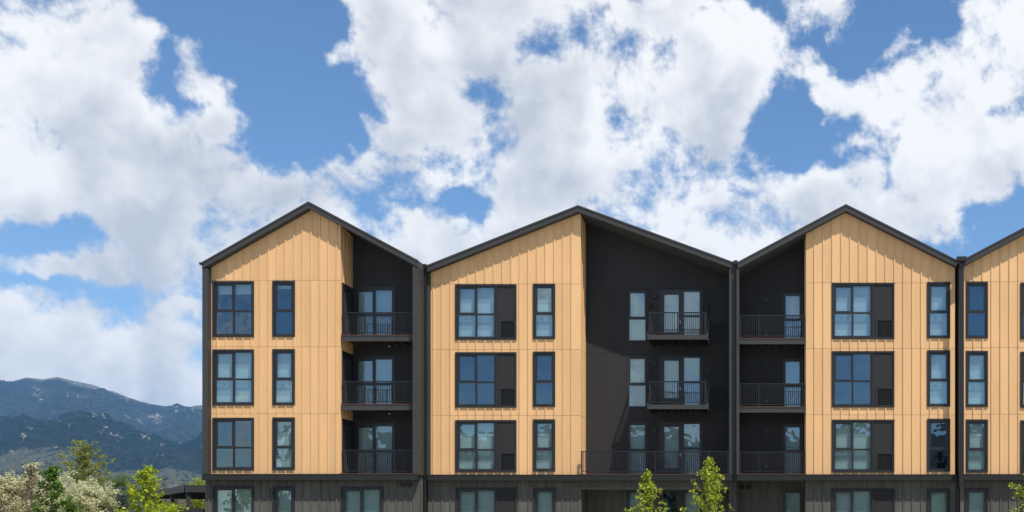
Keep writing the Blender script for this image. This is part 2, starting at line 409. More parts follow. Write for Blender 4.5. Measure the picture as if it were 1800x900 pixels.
def inside(w, Y, li, mode, kind):
    x0 = min(l[0] for l in li)-.03; x1 = max(l[1] for l in li)+.03
    z0 = min(l[2] for l in li)-.03; z1 = max(l[3] for l in li)+.03
    if mode in ('blind', 'sheets'):
        box('blind', x0, x1, Y+.16, Y+.164, z0, z1, M_blind, w)
        if mode == 'sheets':
            ht = z1-z0
            cols = [(x0, x0+.72*(x1-x0))] if kind == 'narrow' else [(x0, x0+.34*(x1-x0)), (x0+.43*(x1-x0), x0+.86*(x1-x0))]
            for i, (a, c) in enumerate(cols):
                d = .02*i
                box('paper_sheet', a, c, Y+.13, Y+.133, z0+.31*ht-d, z0+.68*ht, M_paper, w)
                box('paper_sheet', a, c+.03-d, Y+.13, Y+.133, z0, z0+.14*ht, M_paper, w)
            cx, cz = x0+.2*(x1-x0)+(.12 if kind == 'narrow' else 0), z0+.36*ht
            hk = MB(); pts = [(cx+.05*math.cos(a), Y+.10, cz+.05*math.sin(a)) for a in [R(q) for q in range(170, -61, -23)]]+[(cx-.005, Y+.10, cz-.085)]
            hk.tube(pts, .008, 4); hk.build('hook', M_frame, w)
    elif mode == 'short':
        box('blind', x0, x1, Y+.16, Y+.164, z1-.2*(z1-z0) if kind != 'narrow' else z1-.07*(z1-z0), z1, M_blind, w)

def railing(p, x0, x1, y, zd, zt, posts, gap=.097, ends=()):
    """top rail, bottom rail, posts and single balusters, standing on deck p"""
    box('top_rail', x0, x1, y-.03, y+.03, zt-.045, zt, M_rail, p)
    box('bottom_rail', x0+.02, x1-.02, y-.018, y+.018, zd+.08, zd+.115, M_rail, p)
    for q in posts:
        box('post', q-.025, q+.025, y-.027, y+.027, zd, zt-.046, M_rail, p)
        box('post_foot', q-.06, q+.06, y-.05, y+.05, zd+.001, zd+.014, M_rail, p)
    n = int((x1-x0)/gap)
    for i in range(1, n):
        x = x0+(x1-x0)*i/n
        if min(abs(x-q) for q in posts) < .05: continue
        box('baluster', x-.013, x+.013, y-.010, y+.010, zd+.116, zt-.046, M_rail, p)
def side_rail(p, x, y0, y1, zd, zt, gap=.1):
    box('top_rail', x-.03, x+.03, y0, y1, zt-.047, zt-.002, M_rail, p)
    box('bottom_rail', x-.018, x+.018, y0, y1, zd+.08, zd+.115, M_rail, p)
    n = int((y1-y0)/gap)
    for i in range(1, n): box('baluster', x-.010, x+.010, y0+(y1-y0)*i/n-.010, y0+(y1-y0)*i/n+.010, zd+.116, zt-.048, M_rail, p)
def deck(x0, x1, y0, y1, zt, zb, jstep=.4, name='balcony', flush=False):
    """balcony: deck boards on joists behind a fascia"""
    d = box(name, x0+.01, x1-.01, y0+.045, y1, zt-.06, zt-.03, M_rail if flush else M_joist, B)
    n = int((y1-y0)/.14)
    for i in range(n):
        a = y0+(y1-y0)*i/n; box('deck_board', x0+.002, x1-.002, a+(.0 if i else (.045 if flush else -.02)), a+(y1-y0)/n-.006, zt-.029, zt, M_deck, d)
    box('fascia', x0, x1, y0, y0+.04, zb, zt+.004 if flush else zt-.032, M_fascia, d)
    if not flush: box('drip_strip', x0-.004, x1+.004, y0-.012, y0-.001, zt-.075, zt-.035, M_fascia, d)
    x = x0+.2
    while x < x1-.1:
        box('joist', x-.02, x+.02, y0+.041, y1-.01, zb+.03, zt-.061, M_rail if flush else M_joist, d); x += jstep
    return d

def roof(Y, pl, pa, pr, back=15.0):
    """gable roof with rake fascia; points are the top edge measured on the fascia plane"""
    yf = Y-OV; th = .31
    A, C, D = [(px(p[0], yf), pz(p[1], yf)) for p in (pl, pa, pr)]
    s = MB()
    s.prism([(A[0], A[1]-th+.01), (C[0], C[1]-th+.01), (C[0], C[1]-.012), (A[0], A[1]-.012)], yf+.03, back)
    s.prism([(C[0], C[1]-th+.01), (D[0], D[1]-th+.01), (D[0], D[1]-.012), (C[0], C[1]-.012)], yf+.03, back)
    r = s.build('roof', M_roof, B)
    for P, Q in ((A, C), (C, D)):
        s = MB(); s.prism([(P[0], P[1]-th), (Q[0], Q[1]-th), (Q[0], Q[1]-.075), (P[0], P[1]-.075)], yf, yf+.028); s.build('fascia', M_fascia, r)
        s = MB(); s.prism([(P[0], P[1]-.082), (Q[0], Q[1]-.082), (Q[0], Q[1]), (P[0], P[1])], yf-.022, yf+.027); s.build('drip_edge', M_fascia, r)
    return [(A[0], A[1]-th), (C[0], C[1]-th), (D[0], D[1]-th)], r

def fin(x0, x1, y0, y1, z0, zt, parent=None, m=None):
    """side wall of metal panels with open joints, stepping up floor by floor"""
    f = box('side_wall', x0+.012, x1-.012, y0+.012, y1-.012, z0, zt-.02, M_sheath, B)
    lv = [z0]+[j-.12 for j in J if z0 < j < zt-.3]+[zt]
    for a, c in zip(lv, lv[1:]): box('panel', x0, x1, y0, y1, a+.005, c-.005, m or M_fin, f)
    return f

def ledge(x0, x1, Y):
    l = box('ledge', x0, x1, Y-OV+.02, Y+.02, LEDGE-.285, LEDGE-.04, M_ledge, B)
    box('cap_flashing', x0-.006, x1+.006, Y-OV, Y-.02, LEDGE-.039, LEDGE, M_ledge, l)
    box('fascia', x0, x1, Y-OV+.002, Y-OV+.0195, LEDGE-.285, LEDGE-.058, M_ledge, l)
    box('drip_edge', x0, x1, Y-OV-.006, Y-OV+.001, LEDGE-.287, LEDGE-.262, M_ledge, l)

def lines(Y, first, step, lo, hi):
    k = (DIST+Y)/FPX; a = px(first, Y)
    while a > lo: a -= step*k
    out = []
    while a < hi: out.append(a); a += step*k
    return out

def dark_panels(Y, x0, x1, z0, top, holes, xj, zj, m=M_dark):
    return siding(Y, x0, x1, z0, top, holes, xj, zj, m, batten=False, name='recess_wall', gap=.008)

def clip_top(top, x0, x1):                          # roof line over one stretch of wall
    p = poly_clip_top(x0, x1, 0, top)[2:]
    return list(reversed(p))

GF_TOP = LEDGE-.29
FLOORS = (4, 3, 2)

# ---- bay 1 (left gable)
Y = BAYS[1]
top1, r1 = roof(Y, (354.9, 460.7), (542.3, 354.0), (735.3, 457.4))
xl, xr = px(364.6, Y-OV), px(724.9, Y-OV)
xc = px(598.9, Y)
holes = []
W1 = {4: (494.3, 592.7), 3: (614.3, 712.7), 2: (734.3, 826.7)}
for fl, m1, m2 in ((4, 'short', 'short'), (3, 'sheets', 'sheets'), (2, 'none', 'sheets')):
    holes.append(window(Y, 374.2, 446.7, *W1[fl], 'wide', m1))
    holes.append(window(Y, 479.4, 518.6, W1[fl][0]-.5, W1[fl][1]-.3, 'narrow', m2))
siding(Y, xl+.002, xc, LEDGE-.02, clip_top(top1, xl, xc), holes, lines(Y, 382.7, 14.97, xl, xc), J, M_beige)
fin(px(354.9, Y-OV), xl, Y-OV+.03, 14, LEDGE-.05, poly_clip_top(px(356, Y-OV), px(357, Y-OV), 0, top1)[2][1])
xf = px(735.2, Y-OV)
fin(xr, xf, Y-OV+.03, .25, LEDGE-.04, poly_clip_top(xf-.3, xf-.2, 0, top1)[2][1]-.05)
ledge(px(354.9, Y-OV), px(733.6, Y-OV), Y)
# return wall of the recess, facing right, with a tall glazed door in it
YB = Y+1.5
ztc = poly_clip_top(xc, xc+.01, 0, top1)[3][1]
ret = box('return_wall', xc-.16, xc-.02, Y+.03, YB+.1, LEDGE, ztc-.25, M_sheath, B)
WD = {}
for fl in FLOORS:
    zt = pz(W1[fl][0], Y)-.02; zb = (LEDGE if fl == 2 else pz(589 if fl == 4 else 710, Y))+.02
    WD[fl] = (zt, zb)
prev = LEDGE
for fl in (2, 3, 4):
    zt, zb = WD[fl]
    nxt = WD[fl+1][1]-.02 if fl < 4 else ztc
    box('board', xc-.02, xc, Y+.019, Y+.15, zb-.02, zt, M_beige, ret)
    for i in range(4):
        a = Y+.019+(YB-Y-.02)*i/4; box('board', xc-.02, xc, a, a+(YB-Y-.02)/4-.002, zt+.001, nxt+(0 if fl < 4 else -.05*i+.05), M_beige, ret)
        if i: box('batten', xc+.001, xc+.02, a-.028, a+.028, zt+.001, nxt-.05, M_beige, ret)
    dr = MB()
    for a, c, p, q in cells(Y+.152, YB-.002, zb, zt, [(Y+.40, YB-.22, zb+.15, zt-.28)]): dr.box(xc-.06, xc+.02, a, c, p, q)
    dr = dr.build('door', M_frame, B)
    box('pane', xc-.03, xc-.024, Y+.401, YB-.221, zb+.151, zt-.281, M_glass, dr)
    box('handle', xc+.021, xc+.05, Y+.28, Y+.31, zb+.95, zb+1.1, M_steel, dr)
# back wall of the recess with the wide glazed door
holes = []
DY = {4: (504, 588.5), 3: (625.5, 709.5), 2: (743, 830)}
zdk = {4: pz(588.6, Y), 3: pz(709.8, Y), 2: LEDGE+.01}
for fl in FLOORS:
    k = (DIST+YB)/FPX; zt = pz(DY[fl][0], YB); zb = zdk[fl]-.02; x0 = px(623.5, YB); x1 = px(695, YB)
    H = (zt-zb)
    tr = plate('patio_window', x0, x1, zb, zt, [(x0+.12, x1-.12, zb+.06, zt-.1)], YB-.03, YB+.05, M_frame, B)
    mid = zt-49.5*k
    li = [(px(629.7, YB), px(655, YB), mid+.06, zt-9*k), (px(628, YB), px(656, YB), zb+.12, mid-.06),
          (px(660, YB), px(689, YB), mid+.06, zt-6.3*k), (px(660, YB), px(689, YB), zb+.12, mid-.06)]
    panes(tr, YB-.012, li, (x0+.121, x1-.121, zb+.061, zt-.101))
    inside(tr, YB, li, 'blind', 'wide')
    holes.append((x0+.03, x1-.03, zb, zt-.03))
dark_panels(YB, xc-.02, xr+.05, LEDGE-.02, clip_top(top1, xc-.02, xr+.05), holes, [px(q, YB) for q in (658, 702)], [pz(q, YB) for q in (735, 620, 504)])
x0, x1 = px(599.8, Y-.03), px(724.9, Y-OV)-.01
for fl, yt in ((4, 548.4), (3, 669.6)):
    d = deck(x0, x1, Y-.03, YB-.02, zdk[fl], zdk[fl]-.30)
    railing(d, x0+.03, x1, Y+.04, zdk[fl], pz(yt, Y), [px(q, Y) for q in (604.6, 640.5, 692.6, 722)])
d = deck(x0, x1, Y-OV+.08, YB-.02, LEDGE+.032, LEDGE-.02, name='terrace')
railing(d, x0+.03, x1, Y+.04, LEDGE+.033, pz(790.4, Y), [px(q, Y) for q in (604.6, 640.5, 692.6, 722)])
# ground floor of bay 1
gl, gr = px(360.7, Y), px(737.3, Y)
holes = [window(Y, 374, 447, 854.2, 955, 'wide', 'blind'), window(Y, 479.6, 518.4, 855, 955, 'narrow', 'blind'), window(Y, 599.3, 674, 855.4, 955, 'wide', 'blind')]
siding(Y, gl, gr, 0, [(gl, GF_TOP), (gr, GF_TOP)], holes, lines(Y, 382.7, 14.97, gl, gr), [], M_grey, name='ground_floor_wall')
box('side_wall', gr-.14, gr-.001, Y+.19, .3, 0, LEDGE-.045, M_grey, B)
box('side_wall', gl+.001, gl+.14, Y+.19, 14, 0, LEDGE-.045, M_grey, B)

# ---- bay 2 (asymmetric gable, honey left, charcoal right)
Y = BAYS[2]
top2, r2 = roof(Y, (750.2, 466.0), (1016, 360.5), (1291, 461.2))
xl, xc, xr = px(757.3, Y), px(1020.9, Y), px(1281.6, Y-OV)
holes = []
W2 = {4: (500, 597.5), 3: (619.3, 716.5), 2: (738.4, 830.2)}
for fl, m1, m2 in ((4, 'sheets', 'sheets'), (3, 'none', 'none'), (2, 'sheets', 'sheets')):
    holes.append(window(Y, 800.5, 908, *W2[fl], 'panel', m1))
    holes.append(window(Y, 937, 976, W2[fl][0]-1.2, W2[fl][1]-1.2, 'narrow', m2))
siding(Y, xl, xc, LEDGE-.02, clip_top(top2, xl, xc), holes, lines(Y, 792.3, 15.2, xl, xc), J, M_beige)
fin(px(750.6, -.1), xl-.002, -.1, .6, LEDGE-.05, poly_clip_top(px(752, 0), px(753, 0), 0, top2)[2][1])
xf = px(1291.2, Y-OV)
fin(xr, xf, Y-OV+.03, 14, LEDGE-.04, poly_clip_top(xr, xr+.01, 0, top2)[2][1])
ledge(px(751.2, Y-OV), px(1290.6, Y-OV), Y)
YB = Y+1.5
ztc = poly_clip_top(xc, xc+.01, 0, top2)[3][1]
ret = box('return_wall', xc-.16, xc-.02, Y+.03, YB+.1, LEDGE, ztc-.3, M_sheath, B)
lv = [LEDGE]+J+[ztc-.02]
for a, c in zip(lv, lv[1:]):
    for i in range(4):
        y = Y+.019+(YB-Y-.02)*i/4; box('board', xc-.02, xc, y, y+(YB-Y-.02)/4-.002, a+.006, c-.006-(0.02*i if c == lv[-1] else 0), M_beige, ret)
        if i: box('batten', xc+.001, xc+.02, y-.028, y+.028, a+.006, c-.02, M_beige, ret)
holes = []
D2 = {4: (508, 588.8, 510), 3: (624, 711, 626), 2: (740.5, 832, 742)}
zdk = {4: pz(588.6, -.7), 3: pz(711.2, -.7), 2: LEDGE+.032}
for fl in FLOORS:
    k = (DIST+YB)/FPX; t0 = D2[fl][0]
    # narrow window in a slim charcoal casing
    x0, x1 = px(1101.5, YB), px(1139.5, YB); z1 = pz(t0, YB); z0 = pz(t0+95, YB) if fl > 2 else LEDGE+.02
    w = plate('window', x0, x1, z0, z1, [(x0+.09, x1-.09, z0+.09, z1-.09)], YB-.02, YB+.02, M_dark, B)
    li = [(px(1107.8, YB), px(1133, YB), pz(t0+48.5, YB), pz(t0+7, YB)), (px(1106, YB), px(1134.3, YB), pz(t0+90, YB) if fl > 2 else LEDGE+.1, pz(t0+53.5, YB))]
    panes(w, YB-.004, li, (x0+.091, x1-.091, z0+.091 if fl > 2 else z0+.06, z1-.091)); inside(w, YB, li, 'blind', 'narrow')
    holes.append((x0+.03, x1-.03, z0+.03 if fl > 2 else LEDGE, z1-.03))
    # balcony door and side light
    x0, x1 = px(1159.5, YB), px(1234.5, YB); z0 = zdk[fl]-.02; z1 = pz(t0+1, YB); xm = px(1198.5, YB)
    w = plate('balcony_door', x0, xm, z0, z1, [(px(1167.8, YB), px(1193, YB), pz(t0+76 if fl > 2 else 823, YB), pz(t0+10, YB))], YB-.03, YB+.04, M_frame, B)
    box('pane', px(1167.8, YB)+.001, px(1193, YB)-.001, YB, YB+.006, pz(t0+76 if fl > 2 else 823, YB)+.001, pz(t0+10, YB)-.001, M_glass, w)
    for q in (14, 38, 62, 80): box('hinge', px(1162.5, YB), px(1165, YB), YB-.05, YB-.031, pz(t0+q+1.4, YB), pz(t0+q-1.4, YB), M_frame, w)
    box('handle', px(1195.2, YB), px(1196.6, YB), YB-.06, YB-.031, z0+.95, z0+1.1, M_steel, w)
    box('blind', px(1166, YB), px(1196, YB), YB+.14, YB+.144, z0+.1, z1-.1, M_blind, w)
    sx = [(px(1202.4, YB), px(1229.6, YB), pz(t0+46, YB), pz(t0+5, YB)), (px(1202.4, YB), px(1229.6, YB), z0+.06, pz(t0+49.5, YB))]
    w = plate('side_light', xm+.001, x1, z0, z1, sx, YB-.03, YB+.04, M_frame, B)
    for a, c, p, q in sx: box('pane', a+.001, c-.001, YB, YB+.006, p+.001, q-.001, M_glass, w)
    box('blind', sx[0][0]-.03, sx[0][1]+.03, YB+.14, YB+.144, z0+.03, z1-.1, M_blind, w)
    holes.append((x0+.02, x1-.02, z0 if fl > 2 else LEDGE-.02, z1-.02))
    ga = pz(t0+62, YB); gb = pz(t0+93, YB)
    grille(px(1253.5, YB), px(1280, YB), gb, ga, YB-.095, B)
dark_panels(YB, xc-.02, xr+.05, LEDGE-.02, clip_top(top2, xc-.02, xr+.05), holes, [px(q, YB) for q in (1067.6, 1112.7, 1158, 1204.6, 1250)], [pz(q, YB) for q in (733, 621, 508)])
YF = -.70
for fl, yt in ((4, 548.2), (3, 669.5)):              # hung balconies with tie rods
    x0, x1 = px(1137.8, YF), px(1244.2, YF); zt = zdk[fl]; zr = pz(yt, YF)
    d = deck(x0, x1, YF, YB-.035, zt, zt-.21, jstep=.3, flush=True)
    for x in (x0, x1-.035): box('fascia', x, x+.035, YF+.041, YB-.035, zt-.21, zt-.032, M_fin, d)
    railing(d, x0+.06, x1-.06, YF+.06, zt, zr, [x0+.1, (x0+x1)/2, x1-.1])
    for x in (x0+.09, x1-.09): side_rail(d, x, YF+.1, YB-.04, zt, zr)
    for x, xw in ((x0+.01, px(1145, YB)), (x1-.01, px(1247, YB))):
        s = MB(); s.tube([(x, YF+.12, zt-.02), (xw, YB-.04, zr+.75)], .014, 6); s.build('tie_rod', M_rail, d)
        s = MB(); s.tube([(xw, YB-.04, zr+.66), (xw, YB-.04, zr+.86)], .04, 8); s.build('rod_bracket', M_rail, d)
        s = MB(); s.tube([(x, YF+.12, zt-.05), (x, YF+.14, zt+.10)], .022, 6); s.build('rod_clevis', M_steel, d)
x0, x1 = px(1021.5, -.24), xr-.01
d = deck(xc+.01, x1, Y-OV+.08, YB-.035, LEDGE+.032, LEDGE-.02, name='terrace')
railing(d, x0, x1, -.24, LEDGE+.033, pz(793, -.24), [px(q, -.24) for q in (1022.6, 1054.4, 1104.6, 1151, 1199.5, 1247, 1280)])
# ground floor of bay 2 with its open porch
gl, gr = px(752, Y), px(1291, Y)
porch = (px(1022, Y), px(1282.5, Y), -.01, pz(860.8, Y))
holes = [window(Y, 801, 909, 857, 955, 'panel', 'blind'), window(Y, 937.5, 977, 857.4, 955, 'narrow', 'blind'), porch]
siding(Y, gl, gr, 0, [(gl, GF_TOP), (gr, GF_TOP)], holes, lines(Y, 792.3, 15.2, gl, gr), [], M_grey, name='ground_floor_wall')
s = MB(); s.box(porch[0]-.12, porch[0], Y-.03, Y+.02, 0, porch[3]+.12); s.box(porch[1], porch[1]+.12, Y-.03, Y+.02, 0, porch[3]+.12); s.box(porch[0], porch[1], Y-.03, Y+.02, porch[3], porch[3]+.12)
s.build('porch_trim', M_grey, B)
holes = []
for a, c, m_ in ((1101, 1139, 'window'), (1160, 1198, 'balcony_door'), (1199, 1235, 'side_light')):
    x0, x1 = px(a, YB), px(c, YB); z1 = pz(863, YB)
    g_ = (x0+.16, x1-.16, .55, z1-.08)
    w = plate(m_, x0, x1, .12, z1, [g_], YB-.03, YB+.04, M_frame, B)
    box('pane', g_[0]+.001, g_[1]-.001, YB, YB+.006, g_[2]+.001, g_[3]-.001, M_glass, w)
    if m_ != 'balcony_door': box('blind', x0+.05, x1-.05, YB+.14, YB+.144, .2, z1-.05, M_blind, w)
    holes.append((x0+.02, x1-.02, .12, z1-.02))
siding(YB, porch[0]-.1, porch[1]+.1, 0, [(porch[0]-.1, GF_TOP), (porch[1]+.1, GF_TOP)], holes, lines(YB, 1033, 15.2, porch[0], porch[1]), [], M_grey, name='ground_floor_wall')
for x in (porch[0]-.12, porch[1]+.001): box('side_wall', x, x+.119, Y+.02, YB+.1, 0, GF_TOP, M_grey, B)
box('porch_ceiling', porch[0]-.1, porch[1]+.1, Y+.17, YB, porch[3]+.02, porch[3]+.06, M_grey, B)

# ---- bay 3 (charcoal balcony slot left, honey right)
Y = BAYS[3]
top3, r3 = roof(Y, (1296.5, 460.4), (1487, 358.7), (1681.5, 456.6))
xl, xc, xr = px(1299.4, Y-OV), px(1416.7, Y), px(1678.6, Y)
holes = []
W3 = {4: (497.5, 596.2), 3: (617.4, 716.2), 2: (737.7, 830.5)}
for fl, m1, m2 in ((4, 'sheets', 'sheets'), (3, 'none', 'sheets'), (2, 'sheets', 'none')):
    holes.append(window(Y, 1462, 1572, *W3[fl], 'panel', m1))
    holes.append(window(Y, 1629.6, 1670, W3[fl][0]-1.6, W3[fl][1]-1.4, 'narrow', m2))
siding(Y, xc, xr, LEDGE-.02, clip_top(top3, xc, xr), holes, lines(Y, 1431.9, 15.62, xc, xr), J, M_beige)
fin(px(1294.6, Y-OV), xl, Y-OV+.03, 14, LEDGE-.04, poly_clip_top(xl, xl+.01, 0, top3)[2][1]-.05)
ledge(px(1295.6, Y-OV), px(1683, Y-OV), Y)
YB = Y+1.5
ztc = poly_clip_top(xc-.01, xc, 0, top3)[2][1]
ret = box('return_wall', xc+.02, xc+.16, Y+.03, YB+.1, LEDGE, ztc-.3, M_sheath, B)
lv = [LEDGE]+J+[ztc-.03]
for a, c in zip(lv, lv[1:]):
    for i in range(4):
        y = Y+.019+(YB-Y-.02)*i/4; box('board', xc, xc+.02, y, y+(YB-Y-.02)/4-.002, a+.006, c-.006, M_beige, ret)
        if i: box('batten', xc-.02, xc-.001, y-.028, y+.028, a+.006, c-.02, M_beige, ret)
D3 = {4: 515, 3: 631, 2: 746.5}
zdk = {4: pz(594.3, Y), 3: pz(714.6, Y), 2: LEDGE+.032}
holes = []
for fl in FLOORS:
    t0 = D3[fl]; x0, x1 = px(1376.7, YB), px(1411.5, YB); z0 = zdk[fl]-.02; z1 = pz(t0, YB)
    li = [(px(1381, YB), px(1405.3, YB), pz(t0+45, YB), pz(t0+5, YB)), (px(1379.3, YB), px(1407.2, YB), z0+.06, pz(t0+49.6, YB))]
    w = plate('balcony_door', x0, x1, z0, z1, li, YB-.03, YB+.04, M_frame, B)
    for a, c, p, q in li: box('pane', a+.001, c-.001, YB, YB+.006, p+.001, q-.001, M_glass, w)
    box('blind', x0+.03, x1-.03, YB+.14, YB+.144, z0+.03, z1-.1, M_blind, w)
    holes.append((x0+.02, x1-.02, z0 if fl > 2 else LEDGE-.02, z1-.02))
dark_panels(YB, xl-.05, xc+.02, LEDGE-.02, clip_top(top3, xl-.05, xc+.02), holes, [px(q, YB) for q in (1337, 1380)], [pz(q, YB) for q in (742, 629, 513)])
x0, x1 = xl+.005, px(1415.6, Y-.03)
for fl, yt in ((4, 553.6), (3, 673.8)):
    d = deck(x0, x1, Y-.03, YB-.035, zdk[fl], zdk[fl]-.285)
    railing(d, x0+.01, x1-.01, Y+.04, zdk[fl], pz(yt, Y), [px(q, Y) for q in (1302.2, 1334, 1381.6, 1414.3)])
d = deck(x0, x1, Y-OV+.08, YB-.035, LEDGE+.032, LEDGE-.02, name='terrace')
railing(d, x0+.01, x1-.01, Y+.04, LEDGE+.033, pz(794, Y), [px(q, Y) for q in (1302.2, 1334, 1381.6, 1414.3)])
gl, gr = px(1416, Y), px(1681, Y)
holes = [window(Y, 1461.8, 1573, 858.4, 955, 'panel', 'blind'), window(Y, 1629.6, 1670, 858.8, 955, 'narrow', 'blind')]
siding(Y, gl, gr, 0, [(gl, GF_TOP), (gr, GF_TOP)], holes, lines(Y, 1431.9, 15.62, gl, gr), [], M_grey, name='ground_floor_wall')
a, c = px(1293, Y), gl+.02
x0, x1 = px(1375, YB), px(1412, YB); z1 = pz(861, YB)
g_ = (px(1381.6, YB), px(1406, YB), .5, pz(866.8, YB))
w = plate('balcony_door', x0, x1, .12, z1, [g_], YB-.03, YB+.04, M_frame, B)
box('pane', g_[0]+.001, g_[1]-.001, YB, YB+.006, g_[2]+.001, g_[3]-.001, M_glass, w)
box('blind', x0+.05, x1-.05, YB+.14, YB+.144, .2, z1-.05, M_blind, w)
siding(YB, a, c, 0, [(a, GF_TOP+.2), (c, GF_TOP+.2)], [(x0+.02, x1-.02, .12, z1-.02)], lines(YB, 1306, 15.6, a, c), [], M_grey, name='ground_floor_wall')
box('side_wall', gl+.001, gl+.14, Y+.17, YB, 0, GF_TOP+.1, M_grey, B)
box('side_wall', a-.1, a+.02, Y+.17, YB, 0, GF_TOP+.1, M_grey, B)

# ---- bay 4 (cut by the right edge of the photograph)
Y = BAYS[4]
top4, r4 = roof(Y, (1690.5, 457.4), (1884, 355.0), (2078, 458))
xl, xr = px(1693.5, Y), px(2074, Y)
holes = []
W4 = {4: (495.6, 595), 3: (617, 715.6), 2: (737.4, 830.5)}
for fl, m1, m2 in ((4, 'none', 'none'), (3, 'sheets', 'sheets'), (2, 'sheets', 'none')):
    holes.append(window(Y, 1697.2, 1736.4, *W4[fl], 'narrow', m1))
    holes.append(window(Y, 1793.4, 1901, W4[fl][0]+1.4, W4[fl][1]+1.2, 'panel', m2))
siding(Y, xl, xr, LEDGE-.02, clip_top(top4, xl, xr), holes, lines(Y, 1695.6, 15.8, xl, xr), J, M_beige)
fin(px(1688.5, Y+.15), xl-.002, Y+.02, 14, LEDGE-.04, poly_clip_top(xl-.3, xl-.2, 0, top4)[2][1]-.05)
fin(xr+.002, xr+.25, Y-OV+.03, 14, LEDGE-.04, poly_clip_top(xr, xr+.01, 0, top4)[3][1]-.05)
ledge(px(1689, Y-OV), xr+.25, Y)
gl = px(1688, Y); gr = xr
holes = [window(Y, 1696, 1736.6, 857.8, 955, 'narrow', 'blind'), window(Y, 1793.4, 1901, 858.4, 955, 'panel', 'blind')]
siding(Y, gl, gr, 0, [(gl, GF_TOP), (gr, GF_TOP)], holes, lines(Y, 1695.6, 15.8, gl, gr), [], M_grey, name='ground_floor_wall')
box('side_wall', gl+.001, gl+.14, Y+.17, .3, 0, LEDGE-.05, M_grey, B)
box('side_wall', px(1684, -.2), px(1690, -.2), -.05, .5, 0, pz(462, 0), M_fin, B)

# ---- rain pipes in the roof valleys, gutter end at the left eave
def downspout(x, w, y, zt, zb, hop):
    s = MB(); s.box(x-w/2, x+w/2, y, y+.11, zb, zt)
    d = s.build('downspout', M_rail, B)
    for z in (zb+2.2, zb+5.2, zb+8.0):
        if z < zt: box('strap', x-w/2-.012, x+w/2+.012, y-.008, y-.001, z, z+.035, M_rail, d)
    box('hopper', x-hop/2, x+hop/2, y-.14, y+.12, zt, zt+.2, M_rail, d)
downspout(px(748.9, -.12), .1, -.26, pz(474, -.12), .2, .16)
downspout(px(1293.2, -.3), .09, -.34, pz(466.5, -.3), .2, .17)
downspout(px(1687.6, -.6), .2, -.93, pz(462.5, -.6), LEDGE-.6, .44)
downspout(px(1683.4, -.3), .11, -.4, LEDGE-.35, .2, .15)
box('gutter', px(350.2, -1.05), px(355.6, -1.05), -1.06, 13, pz(465, -1.05), pz(461, -1.05), M_rail, B)
for a, c, y, yv in ((748, 755, 465.2, .02), (1283.5, 1298, 459.4, -.31), (1677, 1696, 456.0, -.58)):
    box('valley_cap', px(a, yv), px(c, yv), yv, 13.9, pz(y+7, yv), pz(y, yv), M_fin, B)
# exhaust hoods
for x, y, Yv in ((704.6, 849, -.78), (715.8, 849, -.78), (1301.6, 852.7, 1.22), (1313, 852.7, 1.22), (1302.8, 622.6, 1.22), (1314, 622.6, 1.22), (1302.8, 740, 1.22), (1314, 740, 1.22)):
    a, c = px(x, Yv), px(x+6.8, Yv); z1, z0 = pz(y, Yv), pz(y+7, Yv)
    s = MB(); s.box(a, c, Yv-.08, Yv+.02, z0+.03, z1); s.box(a+.02, c-.02, Yv-.06, Yv+.02, z0, z0+.029)
    s.build('exhaust_hood', M_void, B)
# storey slabs, party walls and the back of the building
for z in (.1, LEDGE-.3, pz(598, 0), pz(718, 0)):
    box('floor_slab', px(372, -.75), px(2060, -.5), 1.95, 13.8, z-.12, z+.1, M_floor, B)
for z in (LEDGE-.3, pz(598, 0), pz(718, 0)):
    for a, c, Yb in ((372, 596, -.5), (762, 1015, .25), (1422, 1674, 0), (1700, 2060, -.3)):
        box('floor_slab', px(a, Yb), px(c, Yb), Yb, 1.94, z-.12, z+.1, M_floor, B)
for q in (598, 744, 1018, 1288, 1420, 1686):
    box('party_wall', px(q, 2)-.1, px(q, 2)+.1, 1.95, 13.7, .2, pz(480, 2), M_inner, B)
box('inner_wall', px(372, 2), px(2060, 2), 5.2, 5.35, .2, pz(470, 2), M_inner, B)
box('back_wall', px(356, -1), px(2074, -.5), 14.0, 14.2, 0, pz(466, 0), M_dark, B)
box('ceiling', px(372, -.75), px(2060, -.5), 1.95, 13.8, pz(482, 0), pz(480, 0), M_inner, B)

# ------------------------------------------------------------------ small lights on the building
def wall_light(x, y, Yw, label):
    o = thing('wall_light', label, 'wall light', (px(x, Yw), Yw, pz(y, Yw)), 'box lights beside the balcony doors')
    w = .085
    lx, ly, lz = o.location
    box('housing', lx-w, lx+w, Yw-.11, Yw-.019, lz-w, lz+w, M_rail, o)
    box('back_plate', lx-w*.7, lx+w*.7, Yw-.0185, Yw-.0005, lz-w*.7, lz+w*.7, M_frame, o)
    box('diffuser', lx-w*.6, lx+w*.6, Yw-.095, Yw-.035, lz-w-.012, lz-w-.001, M_frame, o)
for y, l in ((521.7, 'small black box light beside the top hung balcony door'), (638.8, 'small black box light beside the lower hung balcony door'), (757, 'small black box light above the long terrace railing')):
    wall_light(1151, y, 1.5, l)
for y, l in ((527.2, 'small black box light in the top charcoal balcony slot'), (642.4, 'small black box light in the middle charcoal balcony slot'), (758.5, 'small black box light in the lowest charcoal balcony slot')):
    wall_light(1347, y, 1.25, l)
for y, l in ((588, 'small black outlet cover low on the top hung balcony wall'), (702, 'small black outlet cover low on the lower hung balcony wall'), (819, 'small black outlet cover behind the long terrace railing')):
    x_ = px(1151.5, 1.5); z_ = pz(y, 1.5)
    o = thing('outlet_cover', l, 'outlet', (x_, 1.5, z_-.09), 'outlet covers by the balcony doors')
    box('cover', x_-.06, x_+.06, 1.44, 1.499, z_-.09, z_+.09, M_frame, o); box('latch', x_-.02, x_+.02, 1.425, 1.439, z_-.03, z_+.01, M_steel, o)
